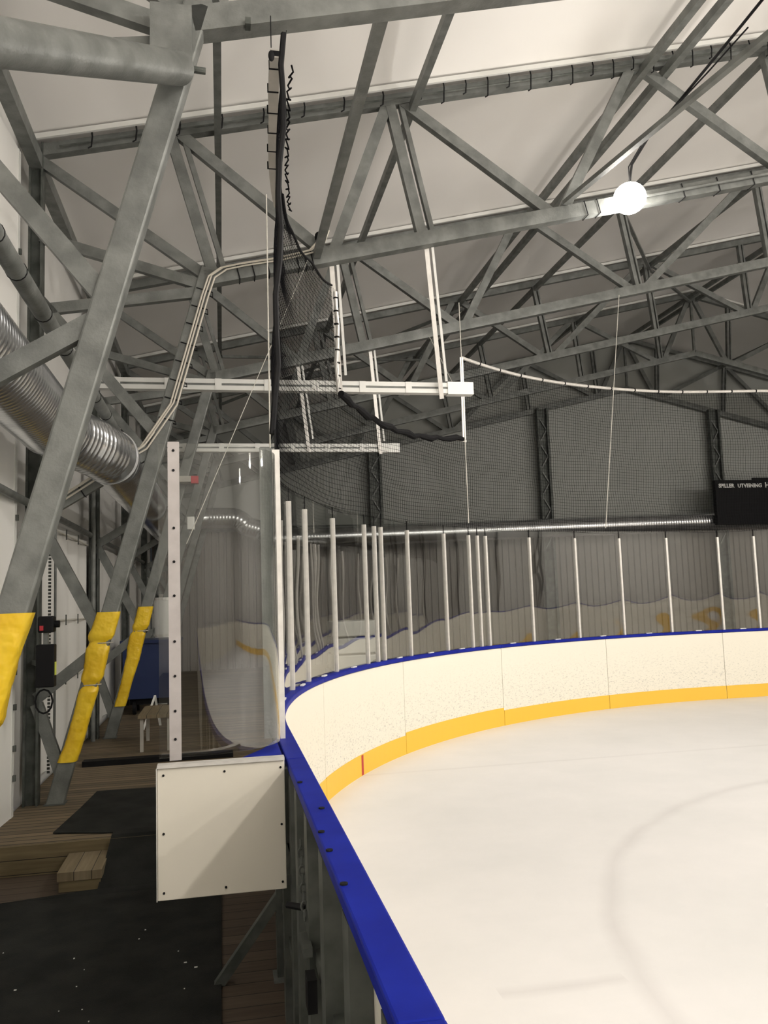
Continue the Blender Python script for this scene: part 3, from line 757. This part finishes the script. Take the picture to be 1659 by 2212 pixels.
# ================================================================== YELLOW PADS
def pad(y, z0, z1, label, seed, pin):
    rnd = random.Random(seed); m_ = MB(); n = 44; K = 20; rings = []
    ax = (KNEE - BASE).normalized()
    for i in range(n + 1):
        z = z0 + (z1 - z0) * i / n; c = leg_pt(z); c = Vector((c.x - .03 * (i / n) ** 2, y, z))
        g = 1.0
        for pz in pin: g *= (1 - .26 * math.exp(-((z - pz) / .03) ** 2)) * (1 + .06 * math.exp(-((z - pz - .07) / .03) ** 2))
        bulge = 1 + .05 * math.sin(z * 11 + seed)
        ring = []
        for k in range(K):
            a = 2 * PI * k / K; ca, sa = math.cos(a), math.sin(a)
            e = .5; px = abs(ca) ** e * (1 if ca > 0 else -1); py = abs(sa) ** e * (1 if sa > 0 else -1)
            off = 0
            if px < -.3: off = .035 * max(0, math.sin((z - z0) * 5.5 + seed)) ** 2 * (-px)
            wr = 1 + rnd.uniform(-.03, .03)
            ring.append(m_.bm.verts.new((c.x + (px * (.072 + .03 * i / n) * g * bulge - off) * wr, c.y + py * .082 * g * wr, c.z + .0)))
        rings.append(ring)
    for A, B in zip(rings, rings[1:]):
        for k in range(K): m_.bm.faces.new((A[k], A[(k+1) % K], B[(k+1) % K], B[k]))
    t = empty('leg_pad', (leg_pt(z0).x, y, z0), label, 'protective pad', 'yellow pads wrapped around the frame legs')
    m_.build('pad_cover', M['pad'], t, smooth=True)
    for pz in pin:
        c = leg_pt(pz); MB().tube([(c.x + .088 * math.cos(2*PI*k/20), y + .07 * math.sin(2*PI*k/20), pz) for k in range(20)], .005, 6, closed=True).build('strap', M['wood_rail'], t)
    return t
pad(FR_Y[0], .25, 1.745, 'yellow vinyl pad on the nearest leg, cut off by the left edge', 1, [1.15, .85])
pad(FR_Y[1], .37, 1.715, 'yellow vinyl pad on the second leg, largest one fully seen', 2, [1.43, 1.05])
pad(FR_Y[2], .42, 1.75, 'yellow vinyl pad on the third leg, farthest and smallest', 3, [1.42])

# ================================================================== CABLES
cb = empty('cable_bundle', (-.5, FR_Y[1] - .1, 3), 'cream cables strapped up the second leg and along its bottom chord', 'cable')
y = FR_Y[1] - .085
path = [(-1.62, y, 2.68), (-1.1, y, 3.03), (-.72, y, 3.27), (-.62, y, 3.42)] + [(leg_pt(z).x + .02, y, z) for z in (3.7, 4.1, 4.5, 4.8)] + [(-.06, y, 5.0), (.06, y, 5.09), (.25, y, 5.14), (.6, y, roof_bottom(.6) + .05), (.95, y, roof_bottom(.95) + .07), (1.05, y - .02, 5.42), (1.1, y, 5.55)]
for k, (dx, dz) in enumerate(((-.03, .0), (.0, .012), (.03, -.01))):
    MB().tube([(p[0] + dx, p[1] + .004 * k, p[2] + dz) for p in path], .009, 8).build('cable', M['cable'], cb, smooth=True)
def ring_tie(c, ax, w_, d_, par):
    c, ax = Vector(c), Vector(ax).normalized(); sd = Vector((0, 1, 0)); nn = ax.cross(sd)
    pts = [c + nn * (sx * w_) + sd * (sy * d_) for sx, sy in ((-1,-1),(1,-1),(1,1),(-1,1))]
    MB().tube(pts, .006, 5, closed=True).build('cable_tie', M['black'], par)
lax = KNEE - BASE
for z in (3.55, 3.75, 3.93, 4.12, 4.3, 4.5, 4.68, 4.86): ring_tie((leg_pt(z).x, FR_Y[1], z), lax, .080, .068, cb)
for x in (.2, .35, .5, .65, .8, .88, .95): ring_tie((x, FR_Y[1], roof_bottom(x)), (1, 0, .235), .08, .068, cb)
for f in (.15, .35, .55, .75, .92):
    ring_tie((-1.68 + f * (leg_pt(3.3).x + 1.68), FR_Y[1], 2.62 + f * .68), (1, 0, .65), .057, .042, cb)
# loop of cable at the leg
MB().tube([(-.62, y, 3.42), (-.70, y - .02, 3.30), (-.80, y - .02, 3.22), (-.92, y - .02, 3.24), (-1.0, y, 3.34)], .009, 6).build('cable', M['cable'], cb, smooth=True)
lc = [(4.5, FR_Y[1] - .14, 6.25), (4.48, 7.95, 6.40), (4.50, 7.6, 6.52), (4.56, 7.2, 6.60), (4.62, 6.7, 6.70), (4.68, 6.2, 6.80), (4.74, 5.8, 6.90), (4.82, 5.3, 7.0), (4.9, 4.8, 7.1), (5.0, 4.0, 7.3)]
tag(MB().tube([(x - .05 * math.sin(i * .9), y, z - .03) for i, (x, y, z) in enumerate(lc[:6])], .008, 6).build('lamp_cable', M['black'], smooth=True), 'thin second cable looping beside the draped lamp cable near the bulb', 'cable')
lc = lc + []
tag(MB().tube(lc, .014, 6).build('lamp_cable', M['black'], smooth=True), 'black cable draped through the air to the glowing lamp', 'cable')
# cable ties on the right part of the second bottom chord
ct = empty('chord_ties', (5, FR_Y[1], 6.1), 'white conduit strapped along the second bottom chord right of the lamp', 'conduit')
MB().tube([(x, FR_Y[1] - .085, roof_bottom(x) + .01) for x in (4.7, 5.6, 6.6, 7.6)], .02, 8).build('conduit', M['galv'], ct)
for x in (4.0, 4.15, 5.2, 5.65, 6.1, 6.6): ring_tie((x, FR_Y[1], roof_bottom(x)), (1, 0, .235), .08, .068, ct)
# ropes
def rope(pts, label, rad=.006): return tag(MB().tube(pts, rad, 6).build('rope', M['rope']), label, 'rope')
rope([(.30, 4.9, 4.25), (.262, 4.4, 2.5)], 'white cord hanging beside the near edge of the net', .004)
rope([(.9, 8.1, 5.2), (-.25, 6.2, 2.2)], 'thin cord slanting down behind the curved pane', .003)
rope([(3.2, 10.45, 5.7), (3.2, 10.45, 2.7)], 'long white cord hanging vertically in front of the end wall', .006)
rope([(6.3, 11.85, 6.45), (5.75, 11.7, 2.7)], 'white cord slanting slightly before the large central wall panel', .006)
rope([(3.15, 11.9, 5.7), (3.4, 11.6, 4.9), (3.45, 11.6, 4.75)], 'short loose cord near the step in the net', .004)
# pulley on first chord
pl = empty('pulley_hook', (.31, 4.38, 4.9), 'small dark pulley and hook hanging below the nearest bottom chord', 'hook')
MB().tube([(.31, 4.36, 5.03), (.31, 4.36, 4.84)], .003, 6).build('cord', M['black'], pl)
MB().sphere((.31, 4.36, 4.79), .022, (.8, .6, 1.5)).build('pulley_body', M['black'], pl, smooth=True)
MB().box((.17, 4.36, 4.97), (.20, 4.42, 5.01)).build('bracket', M['galv_dark'], pl)
# bracket where tie tube meets second chord
tag(MB().sphere((1.02, FR_Y[1] - .11, 5.45), .045, (1, .8, 1.3), 2).build('junction_box', M['black']), 'small black junction box at the end of the strapped cables', 'junction box')

# ================================================================== LAMP HOUSINGS
for i, (lx, ly) in enumerate(LAMP_POS):
    zb = roof_bottom(lx)
    side = 'glowing round high-bay lamp at upper right on the second bottom chord' if i == 0 else 'high-bay lamp %s out of the photo, seen only as a reflected dot' % ORD[i]
    t = empty('high_bay_lamp', (lx, ly - .12, zb), side, 'lamp', 'high-bay lamps lighting the ice')
    MB().tube([(lx, ly - .12, zb + .02), (lx, ly - .12, zb + .18)], [.07, .05], 16).build('housing', M['galv'], t)
    MB().sphere((lx, ly - .12, zb - .06 + .06), .18, (1, 1, .95), 3).build('bulb', M['bulb'], t, smooth=True)
for o in bpy.data.objects:
    if o.type == 'LIGHT': o.location.z -= .12; o.location.y -= .1

# ================================================================== END WALL COLUMNS AND SCOREBOARD
for x, lab in ((4.35, 'dark lattice column on the end wall behind the left net'), (9.5, 'dark lattice column left of the large central wall panel'),
               (15.2, 'dark lattice column just above the scoreboard'), (20.4, 'dark lattice column hidden right of the scoreboard')):
    t = empty('gable_column', (x, 23.05, 0), lab, 'column', 'lattice columns on the end wall')
    zt = roof_bottom(x)
    for dx in (-.15, .15): MB().box((x + dx - .035, 23.0, -.3), (x + dx + .035, 23.14, zt)).build('flange', M['galv_dark'], t)
    MB().box((x - .13, 23.11, -.3), (x + .13, 23.13, zt)).build('back_plate', M['galv_dark'], t)
    m_ = MB(); z = 3.0; sg = 1
    while z < zt - .4: m_.bar((x - .12 * sg, 23.07, z), (x + .12 * sg, 23.07, z + .4), .035, .03); z += .4; sg = -sg
    m_.build('lattice', M['galv'], t)
sb = empty('scoreboard', (16.6, 22.0, 3.5), 'black scoreboard with white lettering in front of the end wall', 'scoreboard')
MB().box((14.32, 21.9, 3.56), (19.4, 22.05, 4.88)).build('panel', M['black'], sb)
MB().box((15.6, 21.92, 4.88), (16.9, 22.0, 4.95)).build('top_bracket', M['black'], sb)
for x in (14.9, 18.6): MB().box((x, 22.06, 3.9), (x + .06, 23.3, 3.96)).build('wall_bracket', M['galv_dark'], sb)
def text(body, x, z, size, par):
    cu = bpy.data.curves.new('lettering', 'FONT'); cu.body = body; cu.size = size; cu.extrude = .004; cu.offset = .006
    tmp = bpy.data.objects.new('lettering', cu); COL.objects.link(tmp)
    dg = bpy.context.evaluated_depsgraph_get(); me = bpy.data.meshes.new_from_object(tmp.evaluated_get(dg)); bpy.data.objects.remove(tmp)
    me.materials.clear(); me.materials.append(M['letters'])
    o = bpy.data.objects.new('lettering', me); COL.objects.link(o); o.parent = par
    o.rotation_euler = (PI/2, 0, 0); o.location = (x - 16.6, 21.89 - 22.0, z - 3.5); o['label'] = 'white word reading ' + body
    return o
text('SPILLER', 14.42, 4.66, .155, sb); text('UTVISNING', 15.05, 4.66, .155, sb); text('H', 15.95, 4.65, .22, sb)

# ================================================================== LEFT WALL FITTINGS
def wall_sheet(y0, y1, z0, z1, label, cat='wall sheet'):
    t = empty('wall_membrane', (XL + .02, y0, z0), label, cat, 'white membrane sheets on the left wall')
    m_ = MB(); n = 24; A = []
    for i in range(n + 1):
        y = y0 + (y1 - y0) * i / n; A.append((XL + .05 + .02 * math.sin(i * 1.1), y))
    m_.strip(A, [(a[0] - .004, a[1]) for a in A], z0, z1).build('sheet', M['white_sheet'], t, smooth=True)
    return t
t = wall_sheet(1.0, 7.75, .0, 6.0, 'bright white membrane sheet at the far left edge beside the columns')
MB().box((XL + .03, 7.75, .0), (XL + .075, 7.83, 6.0)).build('edge_strip', M['track'], t)
for z in (5.6, 5.0, 4.1, 3.3, 2.55, 2.1, 1.2, .9, .55, .3): MB().box((XL + .06, 7.77, z), (XL + .10, 7.80, z + .05)).build('clip', M['galv_dark'], t)
t = wall_sheet(8.55, 11.75, .1, 2.66, 'beige membrane sheet behind the second yellow pad')
for z in (2.6, 1.62, .95): MB().tube([(XL + .085, 8.55, z + .02), (XL + .085, 11.75, z)], .010, 6).build('seam_cord', M['rope'], t)
for z in (2.6, 1.62, .95):
    for y in (9.3, 10.1, 10.9): MB().bar((XL + .10, y, z - .05), (XL + .10, y, z + .07), .012, .012).build('toggle', M['galv_dark'], t)
wall_sheet(12.2, 15.5, .1, 2.66, 'dim membrane sheet behind the third yellow pad')
# chain hoist and electrical boxes beside the second column
el = empty('control_box', (-1.50, 7.6, 1.1), 'tall black electrical box hanging beside the second column', 'electrical box')
MB().box((-1.56, 7.55, 1.10), (-1.41, 7.66, 1.46)).build('housing', M['black'], el, bevel=.01)
MB().box((-1.408, 7.56, 1.20), (-1.404, 7.62, 1.31)).build('warning_label', M['label_yellow'], el)
MB().tube([(-1.50 + .07 * math.cos(a * .52), 7.6, .98 + .10 * math.sin(a * .52)) for a in range(12)], .008, 6, closed=True).build('cable_loop', M['black'], el)
MB().bar((-1.49, 7.62, 1.46), (-1.49, 7.62, 1.56), .04, .04).build('conduit', M['galv'], el)
MB().bar((-1.70, 8.16, 1.28), (-1.5, 7.60, 1.28), .04, .04).build('bracket', M['galv_dark'], el)
mo = empty('hoist_motor', (-1.50, 7.62, 1.56), 'black motor unit above the electrical box, partly behind the near pad', 'motor')
MB().box((-1.55, 7.56, 1.56), (-1.42, 7.68, 1.70)).build('housing', M['black'], mo, bevel=.015)
MB().cyl((-1.42, 7.62, 1.63), .03, .04, 12, (1, 0, 0)).build('shaft', M['black'], mo)
MB().box((-1.53, 7.548, 1.58), (-1.50, 7.559, 1.62)).build('red_button', M['red'], mo)
ch = empty('lifting_chain', (-1.66, 8.6, .2), 'long thin roller chain hanging beside the second column', 'chain')
m_ = MB(); z = .2
while z < 3.0:
    m_.box((-1.665, 8.595, z), (-1.640, 8.61, z + .022)); z += .034
m_.build('chain_links', M['galv_dark'], ch)
MB().tube([(-1.60, 8.6, .2), (-1.60, 8.6, 3.0)], .012, 8).build('guide_pipe', M['galv'], ch)
tag(MB().tube([(-1.70, 11.75, -.1), (-1.70, 11.75, 3.4)], .03, 12).build('drain_pipe', M['galv']), 'thin vertical pipe beside the third column', 'pipe')

# ================================================================== THINGS BEYOND THE WALKWAY
bx = empty('blue_container', (-1.25, 14.5, 0), 'dark blue wheeled container standing behind the third yellow pad', 'container')
MB().prism([(-1.6, 14.2), (-.72, 14.2), (-.72, 15.0), (-1.6, 15.0)], .26, 1.15).build('bin_body', M['blue_box'], bx)
MB().box((-1.64, 14.15, 1.15), (-.68, 15.05, 1.20)).build('rim', M['blue_box'], bx)
for x in (-1.45, -.9):
    for y in (14.32, 14.85): MB().cyl((x, y, .12), .12, .05, 16, (1, 0, 0)).build('wheel', M['black'], bx)
MB().box((-1.5, 14.3, .16), (-.85, 14.9, .26)).build('chassis', M['black'], bx)
rl = empty('white_drum', (-1.15, 15.7, 1.0), 'pale cylinder tank standing behind the blue container', 'tank')
MB().cyl((-1.05, 15.8, 0), .22, 1.9, 24).build('tank_body', M['track'], rl, smooth=True)
for z in (.5, 1.2, 1.85): MB().tube([(-1.05, 15.8, z), (-1.05, 15.8, z + .04)], .232, 24).build('band', M['alu'], rl)
MB().cyl((-1.05, 15.8, 1.9), .09, .06, 16).build('lid', M['alu'], rl)
bn = empty('wooden_bench', (-.8, 11.0, 0), 'low reddish wooden bench with pale legs in the walkway beyond the pads', 'bench')
MB().box((-1.02, 10.6, .40), (-.62, 11.6, .44)).build('seat', M['step_wood'], bn)
for x in (-1.0, -.68):
    for y in (10.65, 11.5): MB().box((x, y, 0), (x + .04, y + .04, .40)).build('leg', M['wood_rail'], bn)
ld2 = empty('folding_stand', (-1.1, 11.2, 0), 'small slanted white stand beside the blue container', 'stand')
MB().bar((-1.13, 12.5, .0), (-.98, 12.7, .45), .03, .05).build('front_leg', M['track'], ld2)
MB().bar((-.98, 12.7, .45), (-.92, 12.9, 0), .03, .05).build('rear_leg', M['track'], ld2)
bm_ = empty('timber_beam', (-.9, 10.0, 0), 'dark timber threshold beam lying across the walkway', 'beam')
MB().box((-1.55, 9.9, 0), (.1, 10.06, .06)).build('beam', M['black'], bm_)
sg = empty('warning_beacon', (-.39, 10, 3.1), 'small red and yellow fitting high on the far frame leg', 'fitting')
MB().box((-.40, 11.6, 3.42), (-.30, 11.7, 3.52)).build('red_cap', M['red'], sg)
MB().box((-.56, 11.6, 3.44), (-.402, 11.9, 3.52)).build('yellow_body', M['wood_rail'], sg)
sp_ = empty('wall_speaker', (-.4, 12.5, 2.85), 'small white device box clamped to the far left structure', 'device')
MB().box((-.46, 11.62, 2.78), (-.36, 11.76, 2.96)).build('housing', M['track'], sp_, bevel=.01)
MB().bar((-.46, 11.72, 2.87), (-.72, 11.85, 2.87), .03, .03).build('bracket', M['galv'], sp_)
# pale crates and tyre behind the corner glass
cr_ = empty('storage_crate', (2.4, 15.2, 0), 'stacked pale crate behind the corner glass', 'crate')
for k in range(3): MB().box((1.9, 14.6, .3 * k + .5), (2.7, 15.4, .3 * k + .77)).build('crate_layer', M['track'], cr_, bevel=.02)
MB().box((1.85, 14.55, 0), (2.75, 15.45, .5)).build('pedestal', M['grey_wall'], cr_)
ty = empty('spare_wheel', (2.75, 14.4, 0), 'black wheel leaning on the pale crate behind the glass', 'wheel')
pts = [(2.75 + .28 * math.cos(2*PI*k/28), 14.45, .36 + .28 * math.sin(2*PI*k/28)) for k in range(28)]
MB().tube(pts, .08, 10, closed=True).build('tyre', M['black'], ty, smooth=True)
MB().cyl((2.75, 14.40, .36), .2, .1, 20, (0, 1, 0)).build('hub', M['galv_dark'], ty)
